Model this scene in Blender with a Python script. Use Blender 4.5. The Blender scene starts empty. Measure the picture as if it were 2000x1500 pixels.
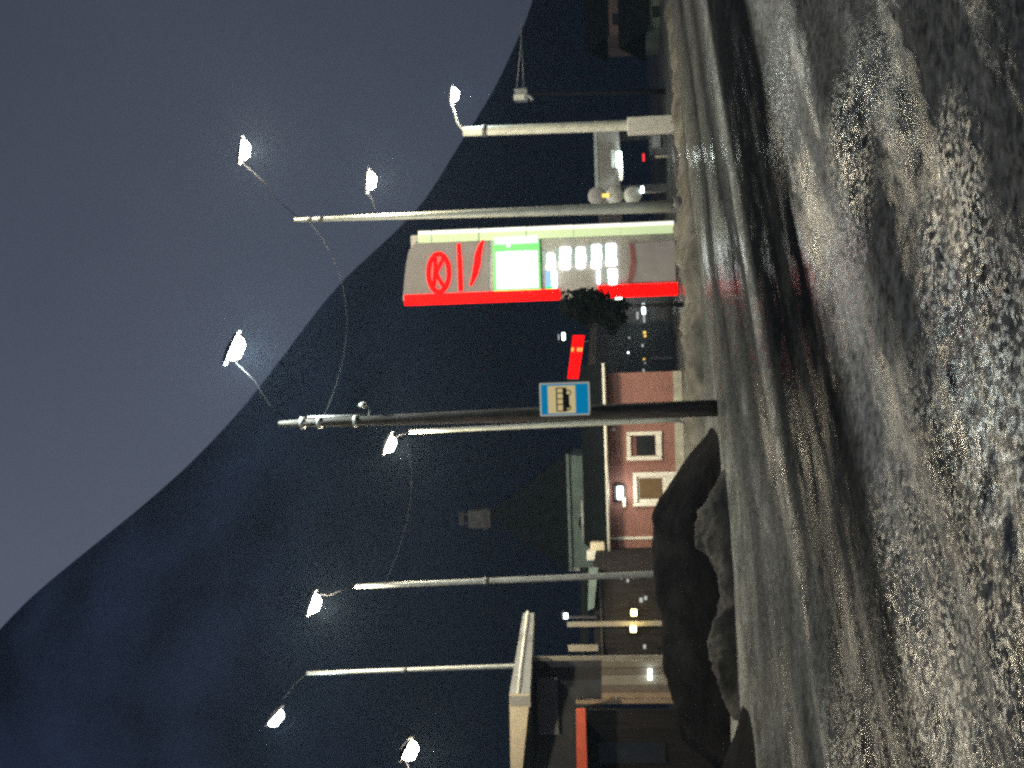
import bpy, math, random
import numpy as np
from mathutils import Vector, Matrix

random.seed(7)
rng = np.random.default_rng(11)
S = bpy.context.scene
C = S.collection

# ------------------------------------------------------------------ camera (held sideways: up in the world is left in the picture)
EYE = Vector((0.0, 0.0, 1.6))
FOC = 2400.0
PITCH = math.atan(230.0 / FOC)
ROLL = math.radians(1.8)
FWD = Vector((0, math.cos(PITCH), math.sin(PITCH)))
UP0 = Vector((0, -math.sin(PITCH), math.cos(PITCH)))
RGT0 = Vector((1, 0, 0))
R_ = RGT0 * math.cos(ROLL) - UP0 * math.sin(ROLL)
U_ = RGT0 * math.sin(ROLL) + UP0 * math.cos(ROLL)
cam_d = bpy.data.cameras.new('camera')
cam = bpy.data.objects.new('camera', cam_d)
C.objects.link(cam)
cam.matrix_world = Matrix((
    (-U_.x, R_.x, -FWD.x, EYE.x),
    (-U_.y, R_.y, -FWD.y, EYE.y),
    (-U_.z, R_.z, -FWD.z, EYE.z),
    (0, 0, 0, 1)))
cam_d.sensor_width = 36.0
cam_d.lens = FOC / 2000.0 * 36.0
cam_d.clip_start = 0.05
cam_d.clip_end = 2000.0
S.camera = cam

# ------------------------------------------------------------------ night sky, exposure
W = bpy.data.worlds.new('World')
S.world = W
W.use_nodes = True
nt = W.node_tree
nt.nodes.clear()
wo = nt.nodes.new('ShaderNodeOutputWorld')
bg = nt.nodes.new('ShaderNodeBackground')
tc = nt.nodes.new('ShaderNodeTexCoord')
mp = nt.nodes.new('ShaderNodeMapping')
mp.inputs['Scale'].default_value = (1.6, 1.6, 2.6)
no = nt.nodes.new('ShaderNodeTexNoise')
no.inputs['Scale'].default_value = 1.1
no.inputs['Detail'].default_value = 4.0
no.inputs['Roughness'].default_value = 0.5
cr = nt.nodes.new('ShaderNodeValToRGB')
cr.color_ramp.elements[0].position = 0.32
cr.color_ramp.elements[0].color = (0.050, 0.058, 0.086, 1)
cr.color_ramp.elements[1].position = 0.70
cr.color_ramp.elements[1].color = (0.066, 0.076, 0.106, 1)
nt.links.new(tc.outputs['Generated'], mp.inputs['Vector'])
nt.links.new(mp.outputs['Vector'], no.inputs['Vector'])
nt.links.new(no.outputs['Fac'], cr.inputs['Fac'])
# town glow on the cloud: the sky pales slowly towards the left-hand side
sx = nt.nodes.new('ShaderNodeSeparateXYZ')
nt.links.new(tc.outputs['Generated'], sx.inputs['Vector'])
gl = nt.nodes.new('ShaderNodeMapRange')
gl.inputs['From Min'].default_value = -0.6
gl.inputs['From Max'].default_value = 0.5
gl.inputs['To Min'].default_value = 1.9
gl.inputs['To Max'].default_value = 0.62
nt.links.new(sx.outputs['X'], gl.inputs['Value'])
nt.links.new(gl.outputs['Result'], bg.inputs['Strength'])
nt.links.new(cr.outputs['Color'], bg.inputs['Color'])
nt.links.new(bg.outputs['Background'], wo.inputs['Surface'])

S.view_settings.view_transform = 'Standard'
S.view_settings.look = 'None'
S.view_settings.exposure = 0.0
S.view_settings.gamma = 1.0
S.view_settings.use_curve_mapping = False
S.render.engine = 'CYCLES'
cy = S.cycles
cy.use_denoising = False
cy.volume_bounces = 0
cy.use_adaptive_sampling = True
cy.adaptive_threshold = 0.05
cy.adaptive_min_samples = 16
cy.max_bounces = 5
cy.diffuse_bounces = 2
cy.glossy_bounces = 3
cy.sample_clamp_indirect = 2.0
cy.sample_clamp_direct = 0.0
cy.filter_width = 2.8
HAZE = 0.00055
LAMP = 1.0        # common factor on the street lamps' power


# ------------------------------------------------------------------ helpers
def P(u, v, d):
    """world point on the sight line of upright pixel (u across, v down) at distance d ahead"""
    r = FWD * FOC + R_ * (u - 750.0) - U_ * (v - 1000.0)
    return EYE + r * (d / r.y)


def px(d):
    return d / FOC


def tagit(o, label=None, cat=None, group=None, kind=None):
    if label: o['label'] = label
    if cat: o['category'] = cat
    if group: o['group'] = group
    if kind: o['kind'] = kind
    return o


def thing(name, loc, label, cat, group=None):
    o = bpy.data.objects.new(name, None)
    o.empty_display_size = 0.3
    C.objects.link(o)
    o.location = loc
    return tagit(o, label, cat, group)


class MB:
    """collects shapes in world coordinates and links them as one mesh"""
    def __init__(self):
        self.v, self.f, self.smooth = [], [], []

    def add(self, vs, fs, smooth=False):
        n = len(self.v)
        self.v += [tuple(p) for p in vs]
        self.f += [tuple(i + n for i in f) for f in fs]
        self.smooth += [smooth] * len(fs)
        return self

    def box(self, c, size, yaw=0.0, tilt=None):
        cx, cyy, cz = c
        sx, sy, sz = (s / 2 for s in size)
        ca, sa = math.cos(yaw), math.sin(yaw)
        vs = []
        for dx in (-sx, sx):
            for dy in (-sy, sy):
                for dz in (-sz, sz):
                    p = Vector((dx, dy, dz))
                    if tilt is not None:
                        p = tilt @ p
                    vs.append((cx + p.x * ca - p.y * sa, cyy + p.x * sa + p.y * ca, cz + p.z))
        self.add(vs, [(0, 1, 3, 2), (4, 6, 7, 5), (0, 4, 5, 1), (2, 3, 7, 6), (0, 2, 6, 4), (1, 5, 7, 3)])
        return self

    def tube(self, pts, rad, n=8, caps=True):
        pts = [Vector(p) for p in pts]
        if not hasattr(rad, '__len__'):
            rad = [rad] * len(pts)
        rings = []
        for i, p in enumerate(pts):
            t = (pts[min(i + 1, len(pts) - 1)] - pts[max(i - 1, 0)]).normalized()
            a = t.cross(Vector((0, 1, 0)))
            if a.length < 1e-3:
                a = t.cross(Vector((1, 0, 0)))
            a.normalize()
            b = t.cross(a)
            rings.append([p + (a * math.cos(2 * math.pi * k / n) + b * math.sin(2 * math.pi * k / n)) * rad[i] for k in range(n)])
        vs = [q for r in rings for q in r]
        fs = []
        for i in range(len(pts) - 1):
            for k in range(n):
                k2 = (k + 1) % n
                fs.append((i * n + k, i * n + k2, (i + 1) * n + k2, (i + 1) * n + k))
        if caps:
            fs.append(tuple(range(n))[::-1])
            fs.append(tuple((len(pts) - 1) * n + k for k in range(n)))
        self.add(vs, fs, True)
        return self

    def prism(self, front, off):
        """polygon (list of points) pushed along off"""
        off = Vector(off)
        n = len(front)
        vs = [Vector(p) for p in front] + [Vector(p) + off for p in front]
        fs = [tuple(range(n)), tuple(range(2 * n - 1, n - 1, -1))]
        for k in range(n):
            k2 = (k + 1) % n
            fs.append((k, k + n, k2 + n, k2))
        self.add(vs, fs)
        return self

    def build(self, name, mat, parent=None, bevel=0.0, loc=None):
        base = parent
        org = Vector((0, 0, 0))
        while base is not None:
            org += base.location
            base = base.parent
        if loc is not None:
            org = Vector(loc)
        me = bpy.data.meshes.new(name)
        me.from_pydata([(x - org.x, y - org.y, z - org.z) for x, y, z in self.v], [], self.f)
        me.polygons.foreach_set('use_smooth', self.smooth)
        me.validate()
        me.update()
        import bmesh
        bm = bmesh.new()
        bm.from_mesh(me)
        bmesh.ops.recalc_face_normals(bm, faces=bm.faces)
        bm.to_mesh(me)
        bm.free()
        o = bpy.data.objects.new(name, me)
        C.objects.link(o)
        if mat: me.materials.append(mat)
        if parent is not None: o.parent = parent
        elif loc is not None: o.location = org
        if bevel > 0:
            m = o.modifiers.new('bevel', 'BEVEL')
            m.width = bevel
            m.segments = 2
            m.limit_method = 'ANGLE'
        return o


def rect(u0, u1, v0, v1, d, depth=0.1, yaw=0.0):
    """upright box whose face, seen from the road, fills these pixels at distance d"""
    c = P((u0 + u1) / 2, (v0 + v1) / 2, d)
    s = d / FOC
    return MB().box((c.x, c.y + depth / 2, c.z), ((u1 - u0) * s, depth, (v1 - v0) * s), yaw)


def add_rect(mb, *a, **k):
    b = rect(*a, **k)
    mb.add(b.v, b.f)
    return mb


# ------------------------------------------------------------------ materials
def mat(name, col, rough=0.6, noise=0.25, scale=6.0, metal=0.0, bump=0.0, spec=0.5, col2=None, stretch=(1, 1, 1), bscale=None):
    m = bpy.data.materials.new(name)
    m.use_nodes = True
    t = m.node_tree
    b = t.nodes['Principled BSDF']
    b.inputs['Roughness'].default_value = rough
    b.inputs['Metallic'].default_value = metal
    b.inputs['Specular IOR Level'].default_value = spec
    co = t.nodes.new('ShaderNodeTexCoord')
    ma = t.nodes.new('ShaderNodeMapping')
    ma.inputs['Scale'].default_value = stretch
    t.links.new(co.outputs['Object'], ma.inputs['Vector'])
    n = t.nodes.new('ShaderNodeTexNoise')
    n.inputs['Scale'].default_value = scale
    n.inputs['Detail'].default_value = 6.0
    t.links.new(ma.outputs['Vector'], n.inputs['Vector'])
    r = t.nodes.new('ShaderNodeValToRGB')
    c2 = col2 if col2 else tuple(min(1, c * (1 + noise)) for c in col)
    c1 = tuple(c * (1 - noise) for c in col) if not col2 else col
    r.color_ramp.elements[0].position = 0.35
    r.color_ramp.elements[1].position = 0.68
    r.color_ramp.elements[0].color = (*c1, 1)
    r.color_ramp.elements[1].color = (*c2, 1)
    t.links.new(n.outputs['Fac'], r.inputs['Fac'])
    t.links.new(r.outputs['Color'], b.inputs['Base Color'])
    if bump > 0:
        n2 = t.nodes.new('ShaderNodeTexNoise')
        n2.inputs['Scale'].default_value = bscale or scale * 3
        n2.inputs['Detail'].default_value = 5.0
        t.links.new(ma.outputs['Vector'], n2.inputs['Vector'])
        bp = t.nodes.new('ShaderNodeBump')
        bp.inputs['Strength'].default_value = 1.0
        bp.inputs['Distance'].default_value = bump
        t.links.new(n2.outputs['Fac'], bp.inputs['Height'])
        t.links.new(bp.outputs['Normal'], b.inputs['Normal'])
    return m


def glow(name, col, strength, var=0.0, scale=8.0):
    m = bpy.data.materials.new(name)
    m.use_nodes = True
    t = m.node_tree
    b = t.nodes['Principled BSDF']
    b.inputs['Base Color'].default_value = (*[min(0.8, c * 0.2) for c in col], 1)
    b.inputs['Specular IOR Level'].default_value = 0.05
    b.inputs['Roughness'].default_value = 0.6
    b.inputs['Emission Color'].default_value = (*col, 1)
    b.inputs['Emission Strength'].default_value = strength
    if var > 0:
        co = t.nodes.new('ShaderNodeTexCoord')
        n = t.nodes.new('ShaderNodeTexNoise')
        n.inputs['Scale'].default_value = scale
        t.links.new(co.outputs['Object'], n.inputs['Vector'])
        mr = t.nodes.new('ShaderNodeMapRange')
        mr.inputs['To Min'].default_value = strength * (1 - var)
        mr.inputs['To Max'].default_value = strength * (1 + var)
        t.links.new(n.outputs['Fac'], mr.inputs['Value'])
        t.links.new(mr.outputs['Result'], b.inputs['Emission Strength'])
    return m


M = {}
M['galv'] = mat('galvanised_steel', (0.27, 0.28, 0.27), 0.45, 0.15, 5, metal=0.35)
M['paint_post'] = mat('pale_post_paint', (0.34, 0.35, 0.31), 0.5, 0.12, 4)
M['old_wood'] = mat('weathered_wood', (0.085, 0.08, 0.074), 0.85, 0.4, 5, spec=0.15, stretch=(8, 8, 0.6), bump=0.01)
M['dark_metal'] = mat('dark_metal', (0.05, 0.05, 0.055), 0.5, 0.2, 8)
M['grey_metal'] = mat('grey_metal', (0.3, 0.32, 0.31), 0.45, 0.2, 8, metal=0.2)
M['black_arm'] = mat('black_painted_arm', (0.012, 0.012, 0.014), 0.9, 0.1, 5, spec=0.05)
M['cable'] = mat('cable', (0.06, 0.06, 0.06), 0.8, 0.1, 5, spec=0.1)
M['red_wood'] = mat('red_cladding', (0.245, 0.112, 0.090), 0.65, 0.16, 3, stretch=(0.6, 0.6, 9), bump=0.006)
M['white_trim'] = mat('white_trim', (0.72, 0.70, 0.62), 0.55, 0.08, 6)
M['roof_dark'] = mat('dark_roof', (0.008, 0.0105, 0.011), 0.95, 0.3, 4, spec=0.03, bump=0.01)
M['green_wall'] = mat('green_render', (0.16, 0.22, 0.20), 0.75, 0.25, 1.3)
M['brown_wall'] = mat('brown_cladding', (0.026, 0.022, 0.021), 0.8, 0.25, 2, spec=0.1, stretch=(6, 6, 0.4), bump=0.006)
M['dark_wall'] = mat('charcoal_wall', (0.045, 0.046, 0.05), 0.75, 0.3, 2)
M['plinth'] = mat('plinth_concrete', (0.38, 0.37, 0.30), 0.8, 0.15, 4)
M['glass'] = mat('window_glass', (0.02, 0.022, 0.025), 0.08, 0.2, 2)
M['curtain'] = mat('dark_curtain', (0.16, 0.06, 0.05), 0.8, 0.3, 4)
M['dark_stone'] = mat('dark_stone', (0.07, 0.07, 0.072), 0.8, 0.3, 4)
M['sleeve'] = mat('pale_post_sleeve', (0.42, 0.42, 0.39), 0.6, 0.08, 4)
M['cream'] = mat('cream_fascia', (0.66, 0.58, 0.42), 0.5, 0.06, 3)
M['grey_fascia'] = mat('grey_fascia', (0.30, 0.30, 0.28), 0.55, 0.12, 3)
M['awning_red'] = mat('orange_red_trim', (0.62, 0.10, 0.045), 0.5, 0.12, 3)
M['tan_a'] = mat('tan_panel', (0.36, 0.25, 0.16), 0.6, 0.1, 4)
M['tan_b'] = mat('brown_panel', (0.17, 0.13, 0.10), 0.6, 0.1, 4)
M['tan_c'] = mat('beige_panel', (0.30, 0.26, 0.20), 0.6, 0.1, 4)
M['grey_panel'] = mat('grey_panel', (0.16, 0.16, 0.17), 0.6, 0.15, 4)
M['snow'] = mat('dirty_snow', (0.06, 0.056, 0.046), 0.8, 0.2, 1.6, bump=0.03, bscale=5, spec=0.2, col2=(0.14, 0.132, 0.112))
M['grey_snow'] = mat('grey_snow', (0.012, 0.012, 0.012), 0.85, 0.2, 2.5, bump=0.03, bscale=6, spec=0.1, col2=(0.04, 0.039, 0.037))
M['shade_snow'] = mat('shade_toned_snow', (0.003, 0.003, 0.004), 0.95, 0.3, 1.6, bump=0.04, bscale=4, spec=0.02, col2=(0.009, 0.009, 0.010))  # heaps' shade is put into this near-black colour
M['clean_snow'] = mat('settled_snow', (0.66, 0.66, 0.64), 0.7, 0.1, 3, bump=0.02)
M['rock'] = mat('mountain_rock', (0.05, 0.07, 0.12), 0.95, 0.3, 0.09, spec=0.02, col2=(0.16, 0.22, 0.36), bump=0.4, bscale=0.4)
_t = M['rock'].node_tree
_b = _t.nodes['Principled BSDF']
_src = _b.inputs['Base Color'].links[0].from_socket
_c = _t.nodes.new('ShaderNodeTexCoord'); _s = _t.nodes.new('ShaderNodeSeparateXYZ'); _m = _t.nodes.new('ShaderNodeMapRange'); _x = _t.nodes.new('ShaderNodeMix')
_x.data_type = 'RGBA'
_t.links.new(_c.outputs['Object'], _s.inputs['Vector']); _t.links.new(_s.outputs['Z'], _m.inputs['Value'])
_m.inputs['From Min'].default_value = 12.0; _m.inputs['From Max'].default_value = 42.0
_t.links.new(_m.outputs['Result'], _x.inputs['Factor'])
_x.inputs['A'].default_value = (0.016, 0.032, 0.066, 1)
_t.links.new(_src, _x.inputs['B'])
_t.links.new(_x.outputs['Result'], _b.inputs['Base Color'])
M['twig'] = mat('dark_twigs', (0.008, 0.008, 0.007), 0.85, 0.3, 5)
M['leaf'] = mat('dark_needles', (0.005, 0.007, 0.005), 0.95, 0.4, 3, spec=0.02)
M['sign_blue'] = glow('blue_sign_face', (0.0, 0.22, 0.46), 0.75)  # bus sign faces and rim: faint emission added in place of lamplight
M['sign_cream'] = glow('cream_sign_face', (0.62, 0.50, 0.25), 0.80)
M['sign_black'] = mat('black_print', (0.012, 0.012, 0.012), 0.6, 0.1)
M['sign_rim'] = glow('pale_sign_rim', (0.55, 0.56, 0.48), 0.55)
M['pylon_body'] = mat('pylon_cladding', (0.20, 0.195, 0.185), 0.5, 0.12, 3)
M['panel_beige'] = glow('dim_lit_panel', (0.36, 0.33, 0.29), 0.40, 0.30, 2.0)
M['panel_white'] = glow('white_lit_panel', (0.80, 0.80, 0.88), 0.86)
M['panel_hot'] = glow('overbright_lettering', (1, 1, 1), 3.2)
M['led_white'] = glow('white_led', (0.93, 1.0, 1.0), 12.0)
M['led_dim'] = glow('dim_led', (0.55, 0.72, 0.64), 0.35)
M['led_blue'] = glow('blue_led', (0.25, 0.45, 1.0), 1.2)
M['led_green'] = glow('green_led', (0.05, 0.85, 0.2), 1.0)
M['band_green'] = glow('green_lit_band', (0.19, 0.74, 0.18), 1.0)
M['neon_red'] = glow('red_neon', (1.0, 0.001, 0.0006), 3.0)
M['matrix_red'] = glow('red_matrix', (1.0, 0.001, 0.0008), 2.4)
M['matrix_hot'] = glow('orange_matrix', (1.0, 0.25, 0.05), 2.2)
M['strip_cream'] = glow('pale_green_light_panel', (0.66, 0.80, 0.44), 0.85, 0.1, 0.6)
M['strip_hot'] = glow('white_light_edge', (1.0, 0.97, 0.85), 1.15)
M['maroon'] = mat('maroon_stripe', (0.16, 0.05, 0.05), 0.6, 0.2)
M['lens'] = glow('lamp_lens', (1.0, 0.96, 0.80), 60.0)
M['lens_cool'] = glow('cool_lamp_lens', (0.88, 1.0, 0.95), 40.0)
M['lens_small'] = glow('small_lamp', (0.85, 1.0, 0.97), 9.0)
M['lens_yellow'] = glow('yellow_lamp', (1.0, 0.86, 0.30), 14.0)
M['lens_red'] = glow('red_lamp', (1.0, 0.03, 0.04), 1.2)
M['lens_amber'] = glow('amber_lamp', (1.0, 0.66, 0.14), 1.4)
M['lens_dim'] = glow('dim_lamp', (0.75, 0.8, 0.8), 0.5)
M['window_amber'] = glow('dim_lit_window', (0.40, 0.25, 0.12), 0.20, 0.5, 5)
M['far_pink'] = mat('pink_render', (0.20, 0.14, 0.125), 0.8, 0.2, 1)
M['far_green'] = mat('pale_green_render', (0.13, 0.155, 0.125), 0.8, 0.2, 1)


# ------------------------------------------------------------------ terrain noise
def vnoise(x, y, seed):
    """smooth value noise on arrays"""
    xi = np.floor(x).astype(np.int64)
    yi = np.floor(y).astype(np.int64)
    xf, yf = x - xi, y - yi
    xf = xf * xf * (3 - 2 * xf)
    yf = yf * yf * (3 - 2 * yf)

    def h(a, b):
        n = (a * 374761393 + b * 668265263 + seed * 982451653) & 0x7fffffff
        n = ((n ^ (n >> 13)) * 1274126177) & 0x7fffffff
        return ((n ^ (n >> 16)) & 0xffff) / 65535.0
    a = h(xi, yi); b = h(xi + 1, yi); c = h(xi, yi + 1); e = h(xi + 1, yi + 1)
    return (a * (1 - xf) + b * xf) * (1 - yf) + (c * (1 - xf) + e * xf) * yf - 0.5


def fbm(x, y, seed, oct=4, gain=0.5):
    s = np.zeros_like(x); a = 1.0
    for k in range(oct):
        s += a * vnoise(x * 2 ** k, y * 2 ** k, seed + k * 17)
        a *= gain
    return s


def grid_mesh(name, X, Y, Z, material, loc=(0, 0, 0), smooth=True):
    ny, nx = X.shape
    co = np.stack([X - loc[0], Y - loc[1], Z - loc[2]], -1).reshape(-1, 3)
    idx = np.arange(nx * ny).reshape(ny, nx)
    q = np.stack([idx[:-1, :-1], idx[:-1, 1:], idx[1:, 1:], idx[1:, :-1]], -1).reshape(-1, 4)
    me = bpy.data.meshes.new(name)
    me.vertices.add(len(co)); me.vertices.foreach_set('co', co.ravel())
    me.loops.add(q.size); me.loops.foreach_set('vertex_index', q.ravel().astype(np.int32))
    me.polygons.add(len(q))
    me.polygons.foreach_set('loop_start', np.arange(0, q.size, 4, dtype=np.int32))
    me.polygons.foreach_set('loop_total', np.full(len(q), 4, dtype=np.int32))
    me.update(calc_edges=True)
    me.polygons.foreach_set('use_smooth', [smooth] * len(q))
    me.materials.append(material)
    o = bpy.data.objects.new(name, me)
    o.location = loc
    C.objects.link(o)
    return o


# ------------------------------------------------------------------ ground: icy road running off to the far right
ROAD = math.radians(39.0)
RS, RC = math.sin(ROAD), math.cos(ROAD)      # along = (RS, RC); across s = x*RC - y*RS


def ground_z(x, y):
    s = x * RC - y * RS
    a = x * RS + y * RC
    w = s + 0.35 * fbm(a * 0.12, s * 0.12, 5, 2)
    z = np.zeros_like(x)
    for c, wd, h in ((-9.3, 0.22, 0.035), (-6.0, 0.35, 0.05), (-11.6, 0.2, 0.025), (-13.2, 0.25, 0.03), (-14.6, 0.3, 0.03),
                     (-7.6, 0.7, -0.03), (-4.4, 0.5, 0.035), (-3.2, 0.3, -0.03)):
        z += h * np.exp(-((w - c) / wd) ** 2)
    r = np.hypot(x, y)
    near = np.clip((45 - r) / 35, 0, 1)
    tracks = fbm(a * 0.10, s * 1.3, 21, 3) * 0.05
    lump = fbm(x * 1.7, y * 1.7, 31, 4) * 0.014 + fbm(x * 7, y * 7, 41, 3, 0.7) * 0.022
    z += near * (tracks + lump * np.clip((s + 8.0) / 3.0, 0.25, 1.0))
    return z


def warp(n, lo, hi, dens):
    t = np.linspace(-1, 1, n)
    k = np.sinh(t * dens) / math.sinh(dens)
    return np.where(k < 0, -k * lo, k * hi)


gx = warp(520, -400, 400, 6.0)
t_ = np.linspace(0, 1, 620)
gy = 2.2 + (330 - 2.2) * np.sinh(t_ * 5.6) / math.sinh(5.6)
gy = np.concatenate([np.linspace(-55, 2.0, 24), gy])
GX, GY = np.meshgrid(gx, gy)


def ground_material():
    m = bpy.data.materials.new('icy_road_surface')
    m.use_nodes = True
    t = m.node_tree
    N, L = t.nodes, t.links
    b = N['Principled BSDF']
    co = N.new('ShaderNodeTexCoord')
    rot = N.new('ShaderNodeMapping')
    rot.vector_type = 'POINT'
    rot.inputs['Rotation'].default_value = (0, 0, ROAD)        # x' = across, y' = along
    L.new(co.outputs['Object'], rot.inputs['Vector'])
    st = N.new('ShaderNodeMapping')
    st.inputs['Scale'].default_value = (1.0, 0.055, 1.0)
    L.new(rot.outputs['Vector'], st.inputs['Vector'])
    n1 = N.new('ShaderNodeTexNoise')
    n1.inputs['Scale'].default_value = 0.85
    n1.inputs['Detail'].default_value = 7
    n1.inputs['Roughness'].default_value = 0.62
    L.new(st.outputs['Vector'], n1.inputs['Vector'])
    n2 = N.new('ShaderNodeTexNoise')
    n2.inputs['Scale'].default_value = 0.9
    n2.inputs['Detail'].default_value = 8
    n2.inputs['Roughness'].default_value = 0.65
    L.new(co.outputs['Object'], n2.inputs['Vector'])
    # lanes worn to the asphalt; pale snow strip with painted sheen, by distance across
    sep = N.new('ShaderNodeSeparateXYZ')
    L.new(rot.outputs['Vector'], sep.inputs['Vector'])
    wob = N.new('ShaderNodeMath'); wob.operation = 'MULTIPLY_ADD'
    wob.inputs[1].default_value = 1.1
    L.new(n1.outputs['Fac'], wob.inputs[0])
    L.new(sep.outputs['X'], wob.inputs[2])
    mr = N.new('ShaderNodeMapRange')
    mr.inputs['From Min'].default_value = -19.45
    mr.inputs['From Max'].default_value = 0.55
    L.new(wob.outputs[0], mr.inputs['Value'])
    lane = N.new('ShaderNodeValToRGB')
    lane.color_ramp.interpolation = 'EASE'
    els = lane.color_ramp.elements
    els[0].position = 0.0; els[0].color = (0.4,) * 3 + (1,)
    els[1].position = 1.0; els[1].color = (0.55,) * 3 + (1,)
    for s, g in ((-15.2, 0.34), (-14.6, 0.42), (-13.6, 0.36), (-12.2, 0.10), (-11.5, 0.48), (-10.5, 0.16), (-9.7, 0.36), (-9.1, 0.7),
                 (-8.6, 0.06), (-6.2, 0.04), (-5.6, 0.9), (-4.7, 0.8), (-4.4, 0.52), (-4.05, 0.58), (-3.85, 0.7), (-3.2, 0.52)):
        e = els.new((s + 20.0) / 20.0); e.color = (g, g, g, 1)
    L.new(mr.outputs['Result'], lane.inputs['Fac'])
    # the worn lanes fade out to the left, where traffic has spread the slush
    sxy = N.new('ShaderNodeSeparateXYZ')
    L.new(co.outputs['Object'], sxy.inputs['Vector'])
    fx = N.new('ShaderNodeMapRange')
    fx.interpolation_type = 'SMOOTHSTEP'
    fx.inputs['From Min'].default_value = -2.2
    fx.inputs['From Max'].default_value = 0.9
    fx.inputs['To Min'].default_value = 0.75
    fx.inputs['To Max'].default_value = 0.0
    L.new(sxy.outputs['X'], fx.inputs['Value'])
    lmix = N.new('ShaderNodeMix'); lmix.data_type = 'RGBA'
    L.new(fx.outputs['Result'], lmix.inputs['Factor'])
    L.new(lane.outputs['Color'], lmix.inputs['A'])
    lmix.inputs['B'].default_value = (0.58, 0.58, 0.58, 1)
    mixn = N.new('ShaderNodeMath'); mixn.operation = 'MULTIPLY_ADD'       # lane + streaks
    mixn.inputs[1].default_value = 0.55
    L.new(n1.outputs['Fac'], mixn.inputs[0])
    L.new(lmix.outputs['Result'], mixn.inputs[2])
    mix2 = N.new('ShaderNodeMath'); mix2.operation = 'MULTIPLY_ADD'
    mix2.inputs[1].default_value = 0.5
    L.new(n2.outputs['Fac'], mix2.inputs[0])
    L.new(mixn.outputs[0], mix2.inputs[2])
    col = N.new('ShaderNodeValToRGB')
    col.color_ramp.elements[0].position = 0.40
    col.color_ramp.elements[0].color = (0.012, 0.013, 0.015, 1)
    col.color_ramp.elements[1].position = 1.0
    col.color_ramp.elements[1].color = (0.36, 0.36, 0.34, 1)
    e = col.color_ramp.elements.new(0.66); e.color = (0.075, 0.077, 0.074, 1)
    hv = N.new('ShaderNodeMath'); hv.operation = 'MULTIPLY'; hv.inputs[1].default_value = 0.68
    L.new(mix2.outputs[0], hv.inputs[0])
    L.new(hv.outputs[0], col.inputs['Fac'])
    gr = N.new('ShaderNodeTexNoise'); gr.inputs['Scale'].default_value = 13; gr.inputs['Detail'].default_value = 7; gr.inputs['Roughness'].default_value = 0.7
    L.new(co.outputs['Object'], gr.inputs['Vector'])
    grr = N.new('ShaderNodeMapRange')
    grr.inputs['From Min'].default_value = 0.33; grr.inputs['From Max'].default_value = 0.68
    grr.inputs['To Min'].default_value = 0.22; grr.inputs['To Max'].default_value = 1.85
    L.new(gr.outputs['Fac'], grr.inputs['Value'])
    gm = N.new('ShaderNodeMix'); gm.data_type = 'RGBA'; gm.blend_type = 'MULTIPLY'
    gm.inputs['Factor'].default_value = 1.0
    gm.clamp_result = False
    L.new(col.outputs['Color'], gm.inputs['A']); L.new(grr.outputs['Result'], gm.inputs['B'])
    L.new(gm.outputs['Result'], b.inputs['Base Color'])
    ro = N.new('ShaderNodeMapRange')
    ro.inputs['From Min'].default_value = 0.35
    ro.inputs['From Max'].default_value = 0.75
    ro.inputs['To Min'].default_value = 0.14
    ro.inputs['To Max'].default_value = 0.50
    L.new(n2.outputs['Fac'], ro.inputs['Value'])
    L.new(ro.outputs['Result'], b.inputs['Roughness'])
    # wet skin only where the crust has melted: patches and worn lanes
    sp = N.new('ShaderNodeMapRange')
    sp.inputs['From Min'].default_value = 0.50
    sp.inputs['From Max'].default_value = 0.74
    sp.inputs['To Min'].default_value = 0.0
    sp.inputs['To Max'].default_value = 0.07
    n3 = N.new('ShaderNodeTexNoise')
    n3.inputs['Scale'].default_value = 0.9
    n3.inputs['Detail'].default_value = 9
    n3.inputs['Roughness'].default_value = 0.7
    st3 = N.new('ShaderNodeMapping')
    st3.inputs['Scale'].default_value = (1.0, 0.22, 1.0)
    L.new(rot.outputs['Vector'], st3.inputs['Vector'])
    L.new(st3.outputs['Vector'], n3.inputs['Vector'])
    L.new(n3.outputs['Fac'], sp.inputs['Value'])
    spm = N.new('ShaderNodeMath'); spm.operation = 'MULTIPLY'
    L.new(sp.outputs['Result'], spm.inputs[0])
    L.new(lmix.outputs['Result'], spm.inputs[1])
    last = spm.outputs[0]
    fv = N.new('ShaderNodeTexVoronoi'); fv.inputs['Scale'].default_value = 38
    fw = N.new('ShaderNodeVectorMath'); fw.operation = 'MULTIPLY_ADD'
    fw.inputs[1].default_value = (0.05, 0.05, 0.0)
    L.new(gr.outputs['Color'], fw.inputs[0]); L.new(co.outputs['Object'], fw.inputs[2])
    L.new(fw.outputs['Vector'], fv.inputs['Vector'])
    fl = N.new('ShaderNodeMapRange')                      # a few flakes of clear ice per handful
    fl.inputs['From Min'].default_value = 0.50; fl.inputs['From Max'].default_value = 0.95
    L.new(fv.outputs['Color'], fl.inputs['Value'])
    for (px_, py_, rad, amt) in ((0.70, 6.3, 0.75, 0.40), (1.3, 8.9, 1.1, 0.13), (-0.10, 5.6, 0.9, 0.24), (-0.95, 5.2, 0.8, 0.26), (-1.6, 6.6, 2.0, 0.15), (-3.4, 9.0, 2.2, 0.10), (3.0, 12.5, 1.4, 0.08)):
        dn = N.new('ShaderNodeVectorMath'); dn.operation = 'DISTANCE'
        dn.inputs[1].default_value = (px_, py_, 0)
        L.new(co.outputs['Object'], dn.inputs[0])
        pr = N.new('ShaderNodeMapRange'); pr.interpolation_type = 'SMOOTHSTEP'
        pr.inputs['From Min'].default_value = 0.0; pr.inputs['From Max'].default_value = rad
        pr.inputs['To Min'].default_value = amt; pr.inputs['To Max'].default_value = 0.0
        L.new(dn.outputs['Value'], pr.inputs['Value'])
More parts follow.
